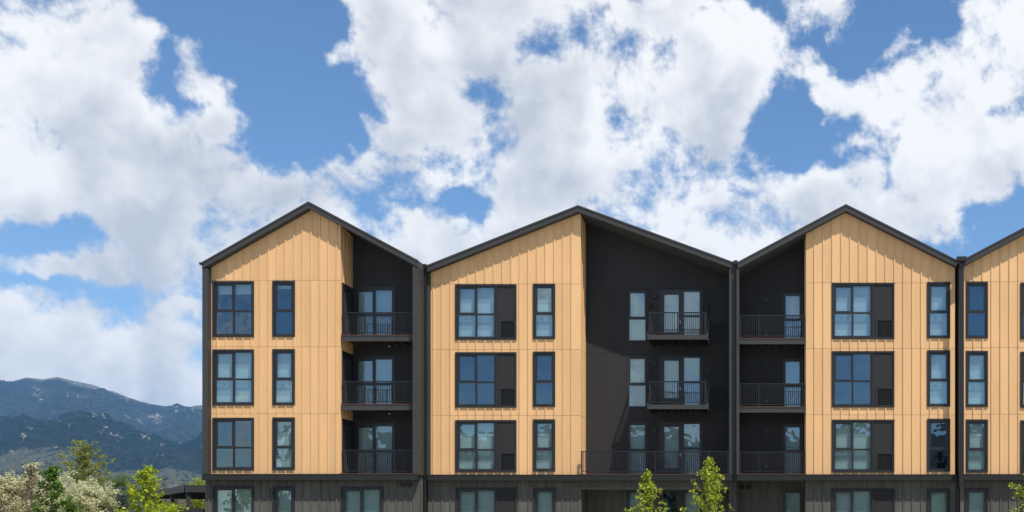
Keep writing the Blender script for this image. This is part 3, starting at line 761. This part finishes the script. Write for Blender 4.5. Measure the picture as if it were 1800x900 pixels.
for y, l in ((588.5, 'small black outlet cover in the top charcoal balcony slot'), (704, 'small black outlet cover in the middle charcoal balcony slot'), (820, 'small black outlet cover in the lowest charcoal balcony slot')):
    x_ = px(1347, 1.25); z_ = pz(y, 1.25)
    o = thing('outlet_cover', l, 'outlet', (x_, 1.25, z_-.09), 'outlet covers by the balcony doors')
    box('cover', x_-.06, x_+.06, 1.19, 1.249, z_-.09, z_+.09, M_frame, o); box('latch', x_-.02, x_+.02, 1.175, 1.189, z_-.03, z_+.01, M_steel, o)
for zt, l in ((pz(588.6, -.75)-.30, 'small pale ceiling light under the upper left balcony'), (pz(709.8, -.75)-.30, 'small pale ceiling light under the lower left balcony')):
    x_ = px(684.5, .2)
    o = thing('ceiling_light', l, 'ceiling light', (x_, .2, zt-.08), 'ceiling lights under the left balconies')
    s = MB(); s.tube([(x_, .2, zt-.05), (x_, .2, zt+.032)], [.05, .035], 8); s.build('fitting', M_rail, o)
    s = MB(); s.tube([(x_, .2, zt-.10), (x_, .2, zt-.0505)], [.03, .048], 8); s.build('bulb', M_white, o)

# ------------------------------------------------------------------ carport and fence at the left corner
M_car = mat('carport_black', (0.035, 0.035, 0.038), 0.5)[0]
ax = Vector((-.58, .815, 0)).normalized(); bx_ = Vector((.815, .58, 0)).normalized()
dc = 8.0
c0 = Vector((px(324, dc), dc, pz(852, dc)))
cp = thing('carport', 'black flat-roofed carport canopy half hidden behind the building corner', 'carport', (c0.x, c0.y, 0))
def obox(name, o, la, lb, z0, z1, m, parent, a0=0., b0=0.):
    s = MB(); pts = [o+ax*(a0)+bx_*(b0), o+ax*(a0)+bx_*(b0+lb), o+ax*(a0+la)+bx_*(b0+lb), o+ax*(a0+la)+bx_*b0]
    s.v = [(p.x, p.y, z0) for p in pts]+[(p.x, p.y, z1) for p in pts]; s.f = list(BF)
    return s.build(name, m, parent)
zt = c0.z
obox('roof', c0, 20, 15, zt-.16, zt, M_car, cp)
for a in (0.0, 19.94): obox('beam', c0, .06, 14.9, zt-.40, zt-.161, M_car, cp, a, .05)
for q in (0.0, 14.94): obox('beam', c0, 19.8, .06, zt-.40, zt-.161, M_car, cp, .1, q)
for i in range(1, 14): obox('purlin', c0, .07, 14.6, zt-.30, zt-.161, M_car, cp, i*1.42, .15)
for a, q in [(a, q) for a in (.12, 6.6, 13.2, 19.6) for q in (.12, 14.6)]: obox('post', c0, .2, .2, 0, zt-.401, M_car, cp, a, q)
M_fence = siding_mat('weathered_fence', (0.13, 0.125, 0.115), .2, .5, .8)
fy = 2.5
fx0, fx1 = px(243, fy), px(357, fy); fz = pz(893.2, fy)
fe = thing('board_fence', 'low weathered grey board fence running up to the building corner', 'fence', ((fx0+fx1)/2, fy, 0))
n = 21
for i in range(n):
    a = fx0+(fx1-fx0)*i/n
    box('board', a, a+(fx1-fx0)/n-.012, fy, fy+.02, .05, fz-random.random()*.015, M_fence, fe)
for z in (.4, fz-.35): box('rail', fx0, fx1, fy+.021, fy+.06, z, z+.09, M_fence, fe)
for i in range(3): box('post', fx0+(fx1-fx0)*i/2.05, fx0+(fx1-fx0)*i/2.05+.1, fy+.061, fy+.16, 0, fz-.05, M_fence, fe)

# ------------------------------------------------------------------ building across the lot, mirrored in the lower windows
M_opp = siding_mat('pale_render', (0.30, 0.33, 0.31), .05, .15, .8)
ob = thing('opposite_building', 'long pale grey-green building across the lot, mirrored in the lower windows', 'building', (-10, -96, 0))
box('wall', -62, 62, -102, -90, 0, 12.9, M_opp, ob)
for i in range(9): box('parapet', -61+i*14, -51.5+i*14, -90.3, -89.7, 12.91, 14.0, M_opp, ob)
for i in range(18):
    for z in (1.2, 4.9, 8.6): 
        x = -60+i*6.9
        w = box('window', x, x+2.4, -89.99, -89.9, z, z+2.2, M_frame, ob); box('pane', x+.15, x+2.25, -89.89, -89.88, z+.15, z+2.05, M_glass, w)

# ------------------------------------------------------------------ trees
rnd = random.Random(11)
def rv(): 
    while True:
        v = Vector((rnd.uniform(-1, 1), rnd.uniform(-1, 1), rnd.uniform(-1, 1)))
        if .05 < v.length < 1: return v
class Leaves:
    def __init__(s): s.v = []; s.f = []
    def add(s, c, size, asp=.75, up=0.5, fold=.18):
        n = (rv().normalized()+Vector((0, 0, up))).normalized()
        a = n.cross(rv()); a = a.normalized() if a.length > 1e-3 else Vector((1, 0, 0))
        b = n.cross(a); k = len(s.v)
        s.v += [c-a*size*.5, c+b*size*asp*.5+n*size*fold, c+a*size*.5, c-b*size*asp*.5+n*size*fold]
        s.f += [(k, k+1, k+2), (k, k+2, k+3)]
    def build(s, name, m, parent): 
        o = WL[parent]
        return link(name, mesh(name, [p-o for p in s.v], s.f), m, o, parent)
def branch_pts(p, d, length, n=4, curve=.25, wob=.08):
    out = [p.copy()]; d = d.normalized()
    for i in range(n):
        d = (d+Vector((0, 0, curve/n))+rv()*wob).normalized(); p = p+d*(length/n); out.append(p.copy())
    return out
def tree(name, label, loc, h, rad, crown0, m_leaf, leaf, n_br, per, cl_r, profile, elev=(35, 65), trunk=.06, asp=.75, sub=3, group=None, up=.5, bark=M_bark, multi=1):
    """tapered trunk(s), limbs with twigs, leaves clustered along the twigs; profile(t) -> relative crown radius at height t"""
    base = Vector(loc); T = thing(name, label, 'tree', base, group)
    wood = MB(); lv = Leaves()
    for s_ in range(multi):
        lean = Vector((0, 0, 1)) if multi == 1 else (Vector((0, 0, 1))+Vector((math.cos(s_*2.4+1), math.sin(s_*2.4+1), 0))*rnd.uniform(.15, .5)).normalized()
        hh = h if s_ == 0 else h*rnd.uniform(.7, .97)
        stem = [base.copy()]; d = lean
        for i in range(7): d = (d+rv()*(.05 if multi > 1 else .025)+Vector((0, 0, .06))).normalized(); stem.append(stem[-1]+d*hh/7*(1 if multi > 1 else 1/max(d.z, .5)))
        wood.tube(stem, [trunk*(1-.85*i/7) for i in range(8)], 7)
        for i in range(n_br):
            t = crown0+(1-crown0)*((i+rnd.random())/n_br)**.9*.97
            q = min(t, .999)*7; k = int(q); p = stem[k].lerp(stem[k+1], q-k)
            az = i*2.4+rnd.uniform(-.5, .5)+s_
            el = R(rnd.uniform(*elev)*(1 if t < .8 else 1.2))
            ln = rad*profile(t)*rnd.uniform(.75, 1.1)/max(math.cos(el), .45)
            dr = Vector((math.cos(az)*math.cos(el), math.sin(az)*math.cos(el), math.sin(el)))
            bp = branch_pts(p, dr, ln, 4, .2)
            wood.tube(bp, [trunk*.36*(1-t*.5)*(1-.8*j/4) for j in range(5)], 4)
            for j in range(1, 5):
                for s2 in range(sub):
                    c = bp[j]+rv()*cl_r*(1.2 if s2 else .5)
                    if s2 and rnd.random() < .6: wood.tube([bp[j], c], [trunk*.08, trunk*.04], 3)
                    for l in range(per):
                        lv.add(c+rv()*cl_r, leaf*rnd.uniform(.65, 1.2), asp, up)
        for l in range(per*2): lv.add(stem[-1]+rv()*cl_r*.8-Vector((0, 0, rnd.random()*h*.05)), leaf*rnd.uniform(.6, 1.1), asp, up)
    zs = sorted(p.z for p in lv.v); kz = h/(zs[int(len(zs)*.999)]-base.z)
    lv.v = [Vector((p.x, p.y, base.z+(p.z-base.z)*kz)) for p in lv.v]
    wood.v = [(p[0], p[1], base.z+(p[2]-base.z)*kz) for p in wood.v]
    wood.build('trunk', bark, T, origin=base)
    lv.build('crown', m_leaf, T)
    return T
def at(x, d): return ((x-CX)/FPX*d, d-DIST, 0)       # ground point at heading x and distance d
def top(y, d): return EYE+(CY-y)/FPX*d
M_maple = leaf_mat('young_maple_leaves', (0.15, 0.25, 0.010), (0.50, 0.52, 0.045), .42)
M_mapleb = leaf_mat('bright_maple_leaves', (0.14, 0.25, 0.006), (0.50, 0.52, 0.02), .42)
M_dgreen = leaf_mat('deep_green_leaves', (0.045, 0.11, 0.010), (0.15, 0.25, 0.02), .3)
M_plum = leaf_mat('dark_red_leaves', (0.05, 0.016, 0.016), (0.14, 0.055, 0.04), .25)
M_silver = leaf_mat('silver_green_leaves', (0.40, 0.41, 0.22), (0.68, 0.65, 0.41), .25)
M_poplar = leaf_mat('poplar_leaves', (0.10, 0.14, 0.015), (0.32, 0.33, 0.05), .3)
M_willow = leaf_mat('mid_green_leaves', (0.075, 0.12, 0.025), (0.17, 0.22, 0.05), .3)
M_spruce = leaf_mat('blue_spruce_needles', (0.035, 0.065, 0.065), (0.10, 0.15, 0.15), .1)
spire = lambda t: max(.06, 1.2*(1-t)**.95)*(.72 if int(t*23) % 3 == 0 else 1.05)
cone = lambda t: max(.12, 1.15*(1-t)**.75)
egg = lambda t: max(.15, math.sin(math.pi*min(1, .18+.8*t))**.8)
fan = lambda t: max(.25, .55+.75*t if t < .6 else 1.0-.75*(t-.6)/.4*.8)
d = 42; tree('maple_sapling', 'slender young maple with bright leaves in front of the ground floor porch', at(1138, d), top(826, d), 0.92, .22, M_maple, .125, 30, 5, .11, spire, (34, 58), .028, sub=2)
d = 42; tree('maple_sapling', 'taller young maple with bright leaves before the corner of the charcoal bay', at(1248, d), top(803, d), 1.35, .22, M_maple, .13, 36, 5, .12, spire, (30, 54), .032, sub=2)
d = 40; tree('maple_sapling', 'young maple cut off by the right edge of the photograph', at(1822, d), top(818, d), 1.15, .25, M_maple, .115, 26, 6, .14, egg, (35, 60), .035)
d = 45; tree('maple_tree', 'bright yellow-green maple standing in front of the black carport', at(258, d), top(818, d), 1.15, .2, M_mapleb, .15, 30, 5, .13, lambda t: max(.22, 1.15*(1-t)**.6), (25, 55), .04)
d = 41; tree('maple_shrub', 'low bright leafy shrub top just in front of the board fence', at(296, d), top(882, d), .75, .3, M_mapleb, .12, 14, 6, .14, egg, (30, 60), .02)
d = 40; tree('maple_tree', 'dark green young tree with layered leaf clumps among the pale trees', at(91, d), top(819, d), 1.15, .15, M_dgreen, .13, 17, 9, .13, lambda t: max(.2, 1.0*(1-t)**.8), (8, 35), .04, up=1.2)
d = 40; tree('shrub', 'deep green low shrub right of the layered dark green tree', at(122, d), top(872, d), .6, .3, M_dgreen, .12, 12, 7, .13, egg, (20, 50), .02, up=1.2)
d = 43; tree('plum_tree', 'upright dark red leaved tree in front of the pale silvery tree', at(57, d), top(816, d), 1.3, .12, M_plum, .075, 40, 2, .11, lambda t: max(.06, .95*(1-t)**.8), (52, 74), .035)
d = 47; tree('plum_tree', 'dark red leaved tree cut off by the left edge of the photograph', at(-8, d), top(862, d), .9, .2, M_plum, .07, 24, 6, .11, egg, (50, 75), .03)
d = 66; tree('silver_tree', 'broad pale silvery leaved tree at the far left edge', at(18, d), top(812, d), 2.3, .12, M_silver, .17, 52, 20, .28, egg, (25, 65), .09, asp=.45, sub=4)
d = 70; tree('silver_tree', 'pale silvery leaved tree behind the dark red and green trees', at(80, d), top(818, d), 2.1, .12, M_silver, .17, 52, 20, .28, egg, (25, 65), .09, asp=.45, sub=4)
d = 60; tree('silver_tree', 'pale silvery leaved tree just right of the layered green tree', at(155, d), top(841, d), 1.6, .12, M_silver, .16, 52, 20, .26, egg, (25, 60), .08, asp=.45, sub=4)
d = 62; tree('silver_tree', 'small rounded silvery tree between the poplar foot and the pale trees', at(122, d), top(848, d), 1.3, .12, M_silver, .16, 36, 18, .24, egg, (25, 60), .06, asp=.45, sub=4)
d = 108; tree('poplar_tree', 'tall airy poplar rising above the pale trees against the mountain', at(153, d), top(774, d), 2.7, .10, M_poplar, .20, 64, 8, .27, fan, (50, 74), .12, sub=3)
d = 125; tree('willow_tree', 'rounded mid green tree right of the tall poplar', at(208, d), top(832, d), 2.7, .15, M_willow, .17, 60, 16, .36, egg, (25, 60), .14, asp=.4, sub=4)
d = 78; tree('leafy_tree', 'light green tree showing above the carport beside the building corner', at(351, d), top(838, d), 1.1, .2, M_maple, .11, 36, 9, .2, egg, (30, 60), .06)
for x, w, y, l, m in ((277, 1.3, 872, 'green bush under the left end of the carport roof', M_willow), (303, 1.3, 874, 'dark red bush seen beneath the carport roof', M_plum), (338, 1.5, 872, 'green bush beneath the carport between post and building', M_willow), (352, 1.0, 868, 'dark red bush beneath the carport beside the building corner', M_plum), (312, 1.3, 878, 'yellow-green bush left of the carport post', M_poplar)):
    d = 84+rnd.uniform(-2, 4); tree('bush', l, at(x, d), top(y, d), w, .1, m, .12, 34, 9, .24, egg, (25, 60), .05, sub=3)
# blue spruce: whorls of drooping needle branches
def spruce(label, loc, h, rad):
    base = Vector(loc); T = thing('blue_spruce', label, 'tree', base); wood = MB(); lv = Leaves()
    wood.tube([base, base+Vector((0, 0, h))], [.09, .01], 7)
    nw = 15
    for w in range(nw):
        t = .08+.9*w/nw; r = rad*(1-t)**.85+.08
        for b_ in range(10):
            az = b_*.628+w*.9+rnd.uniform(-.2, .2); dr = Vector((math.cos(az), math.sin(az), .12))
            p = base+Vector((0, 0, h*t)); bp = branch_pts(p, dr, r*rnd.uniform(.8, 1.1), 5, .25, .05)
            wood.tube(bp, [.018*(1-.8*j/5) for j in range(6)], 3)
            for j in range(1, 6):
                for l in range(26): 
                    lv.add(bp[j]+Vector((rnd.uniform(-.12, .12), rnd.uniform(-.12, .12), rnd.uniform(-.07, .05))), rnd.uniform(.05, .09), .3, .2)
    wood.build('trunk', M_bark, T, origin=base); lv.build('crown', M_spruce, T)
d = 72; spruce('dense blue-green spruce between the silvery tree and the bright maple', at(214, d), top(851, d), 1.35)

# ------------------------------------------------------------------ mountains
def lerp_tab(tab, x):
    if x <= tab[0][0]: return tab[0][1]
    for (a, p), (c, q) in zip(tab, tab[1:]):
        if x <= c: 
            t = (x-a)/(c-a); return p+(q-p)*t
    return tab[-1][1]
CREST = [(-700, 700), (-400, 668), (-200, 690), (-80, 676), (0, 671), (23, 670), (46, 663.5), (75, 666.5), (100, 662.5), (124, 669), (162, 676), (202, 689), (245, 706), (260, 711), (289, 714.5), (312, 712), (329, 716), (354, 714), (420, 722), (520, 716), (700, 728), (1000, 735), (1500, 742), (2600, 752)]
RIDGE = [(-700, 745), (-300, 760), (-60, 752), (0, 757), (40, 757), (90, 763), (140, 754), (188, 746), (215, 762), (250, 776), (300, 790), (360, 796), (500, 780), (900, 800), (1500, 806), (2600, 806)]
FIELD = [(-700, 800), (-200, 818), (0, 817), (40, 802), (115, 791), (150, 800), (185, 829), (270, 832), (292, 822), (320, 826), (360, 835), (700, 835), (2600, 840)]
D0, DF, DR, DV, DC, DB = 900, 4300, 6300, 7000, 9800, 11500
def height(x, d):
    hF = (CY-lerp_tab(FIELD, x))/FPX*DF; hR = (CY-lerp_tab(RIDGE, x))/FPX*DR; hC = (CY-lerp_tab(CREST, x))/FPX*DC
    hV = max(hR*.93, 1)
    sm = lambda t: t*t*(3-2*t)
    if d < DF: t = (d-D0)/(DF-D0); h = hF*(t**1.35)
    elif d < DR: t = (d-DF)/(DR-DF); h = hF+(hR-hF)*(t**.85)
    elif d < DV: t = (d-DR)/(DV-DR); h = hR+(hV-hR)*sm(t)
    elif d < DC: t = (d-DV)/(DC-DV); h = hV+(hC-hV)*(t**.88)
    else: t = (d-DC)/(DB-DC); h = hC*(1-.6*sm(t))
    return h
xs = []
x = -700.0
while x < 2300: xs.append(x); x += 1.15 if -30 < x < 380 else 14
ds = []
q = D0
while q < DB: ds.append(q); q += 34 if q > DF-300 else 75
tv = []; tf = []; forest = []; rock = []; dense = []
SCREE = [(67, 686, 13, 3, 30), (65, 698, 13, 6, 28), (119, 694, 4, 8, -20), (163, 728, 9, 5, 20), (105, 739, 10, 5, -15), (184, 733, 10, 3, 55), (199, 745, 18, 4, 40), (221, 731, 12, 3, 40), (246, 743, 14, 4, 35), (274, 735, 17, 13, 0), (310, 717, 10, 4, 15), (342, 718, 18, 4, -8), (204, 693, 40, 4, 25), (181, 758, 8, 12, 30), (22, 748, 7, 3, 10), (59, 757, 17, 4, 30), (122, 747, 5, 6, 0), (255, 767, 12, 6, 30), (285, 781, 5, 4, 0), (326, 768, 12, 6, 0), (282, 798, 9, 3, 10), (41, 769, 6, 9, 20), (21, 793, 10, 3, 8), (151, 697, 5, 3, 0), (137, 697, 5, 3, 30), (98, 785, 4, 3, 0), (205, 765, 20, 4, 25), (60, 797, 4, 2, 0), (130, 786, 14, 2, 0)]
SCREE = [(x, y, a, c, math.cos(R(r)), math.sin(R(r))) for x, y, a, c, r in SCREE]
for d in ds:
    for x in xs:
        X = (x-CX)/FPX*d; P = Vector((X, d, 0))
        h = height(x, d)
        amp = 0 if d < DF else min(1, (d-DF)/900)
        if d > DC-500: amp *= max(.06, abs(d-DC)/500)
        if abs(d-DR) < 300: amp *= .45+.55*abs(d-DR)/300
        r2 = noise.fractal(P/420, 1.0, 2.1, 5)
        # spurs and gullies run down the slope
        g1 = noise.ridged_multi_fractal(Vector((X/760+d/1700+.35*r2, d/2600, .5)), .9, 2.1, 5, 1.0, 2.0)-1.1
        small = noise.fractal(P/300+Vector((5, 9, 2)), 1, 2, 4)
        h += amp*(g1*150+r2*45+noise.fractal(P/160, 1, 2.2, 3)*12)+(6*small if d < DF else 0)*min(1, (d-D0)/1500)
        tv.append((X, d-DIST, max(h, 0)-(2 if d == ds[0] else 0)))
        cov = noise.fractal(P/520+Vector((3, 1, 7)), .8, 2.1, 6)
        fo = max(0, min(1, (d-DF+cov*300)/160))
        rel = h/max(1, (CY-lerp_tab(CREST, x))/FPX*DC)
        bare = max(0, min(1, (rel-.95+cov*.05)/.05)) if d > DV else 0
        lum = 0
        if d > DF and -30 < x < 380:
            y = CY-FPX*(h-EYE)/d
            for sx, sy, sa, sc, co, si in SCREE:
                u, v = x-sx, y-sy
                if abs(u) < 42 and abs(v) < 42:
                    u, v = (u*co+v*si)/sa, (v*co-u*si)/sc
                    lum = max(lum, 1.25-math.sqrt(u*u+v*v))
            lum = max(0, lum)*(.72+1.4*noise.fractal(Vector((X/48, d/150, 4)), .6, 2.2, 4))
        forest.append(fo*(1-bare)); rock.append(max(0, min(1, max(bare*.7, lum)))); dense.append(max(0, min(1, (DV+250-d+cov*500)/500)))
nx = len(xs)
tf = [(j*nx+i, j*nx+i+1, (j+1)*nx+i+1, (j+1)*nx+i) for j in range(len(ds)-1) for i in range(nx-1)]
mt = mesh('mountains', tv, tf, True)
for nm, arr in (('forest', forest), ('rock', rock), ('dense', dense)):
    a = mt.attributes.new(nm, 'FLOAT', 'POINT'); a.data.foreach_set('value', arr)
M_mtn, t, b = mat('forested_mountain', (0.05, 0.06, 0.04), 1.0, spec=.1)
def attr(n_): 
    a = t.new('ShaderNodeAttribute'); a.attribute_name = n_; return a.outputs['Fac']
spk = t.ramp(t.noise(pos(t, 1, .35, 1), .045, 3, .7), .34, .66)
mid = t.noise(pos(t, 1, .4, 1), .006, 5, .6)
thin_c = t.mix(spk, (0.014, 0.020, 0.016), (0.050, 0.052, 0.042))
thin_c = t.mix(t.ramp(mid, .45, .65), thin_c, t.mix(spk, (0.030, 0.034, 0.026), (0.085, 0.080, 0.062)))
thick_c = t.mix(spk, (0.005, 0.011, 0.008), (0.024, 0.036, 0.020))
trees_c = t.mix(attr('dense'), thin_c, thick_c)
grass_c = t.mix(mid, (0.075, 0.095, 0.05), (0.15, 0.135, 0.09))
grass_c = t.mix(t.ramp(t.noise(pos(t, 1, .6, 1), .016, 4, .7), .62, .68), grass_c, (0.03, 0.045, 0.03))
rock_c = t.mix(spk, (0.10, 0.09, 0.08), (0.30, 0.26, 0.22))
ff = t.math('ADD', attr('forest'), t.math('MULTIPLY', t.math('SUBTRACT', spk, .5), .55))
cc = t.mix(t.ramp(ff, .35, .65), grass_c, trees_c)
rk = t.math('ADD', attr('rock'), t.math('MULTIPLY', t.math('SUBTRACT', spk, .5), .5))
cc = t.mix(t.ramp(rk, .40, .75), cc, rock_c)
t.l.new(cc, b.inputs['Base Color'])
bump(t, b, t.math('ADD', spk, mid), 1.0, 32.0)
link('mountains', mt, M_mtn, kind='structure')
# scattered far trees on the foothill fields (one mass) and a far farmhouse
s = MB(); r3_ = random.Random(5)
for i in range(700):
    x = r3_.uniform(-20, 370); d = r3_.uniform(2300, 4500)
    cl = noise.noise(Vector((x/40, d/400, 1)))
    if cl < -.05: continue
    h = height(x, d); X = (x-CX)/FPX*d; w = r3_.uniform(3, 7)
    k = len(s.v); hh = w*r3_.uniform(1.3, 2.2)
    for a in range(5): s.v.append((X+w*math.cos(a*1.257), d-DIST+w*math.sin(a*1.257), h+hh*.25))
    s.v += [(X, d-DIST, h+hh), (X, d-DIST, h-4)]
    s.f += [(k+a, k+(a+1) % 5, k+5) for a in range(5)]+[(k+(a+1) % 5, k+a, k+6) for a in range(5)]
M_far = mat('far_tree_green', (0.03, 0.045, 0.025), 1.0)[0]
tag(s.build('distant_trees', M_far, kind='stuff'), 'dark scattered trees dotting the foothill meadows far away', 'trees')
d = 2600; X, Yh, _ = at(304, d); hz = height(304, d)
hs = thing('farmhouse', 'tiny pale farmhouse on the meadow far beyond the carport', 'house', (X, Yh, hz-3))
M_fw = mat('farm_wall', (0.45, 0.40, 0.34), .9)[0]; M_fr = mat('farm_roof', (0.20, 0.17, 0.16), .9)[0]
box('wall', X-8, X+8, Yh-5, Yh+5, hz-3, hz+4.5, M_fw, hs)
s = MB(); s.prism([(X-9, hz+4.4), (X+9, hz+4.4), (X+8, hz+8), (X-8, hz+8)], Yh-5.5, Yh+5.5); s.build('roof', M_fr, hs)
for q in (-5, 0, 5): box('window', X+q-1, X+q+1, Yh-5.08, Yh-5.01, hz, hz+2, M_frame, hs)

# ------------------------------------------------------------------ haze
hm = bpy.data.materials.new('thin_haze'); hm.use_nodes = True; t = NT(hm.node_tree); t.n.clear()
pv = t.new('ShaderNodeVolumePrincipled'); pv.inputs['Color'].default_value = (0.24, 0.56, 1.0, 1)
pv.inputs['Density'].default_value = 3.9e-5; pv.inputs['Anisotropy'].default_value = 0.1
o = t.new('ShaderNodeOutputMaterial'); t.l.new(pv.outputs[0], o.inputs['Volume'])
hb = box('haze', -15500, 15500, -300, 12500, -3, 1460, hm, kind='stuff')
tag(hb, 'thin bluish summer haze in front of the mountains', 'haze')
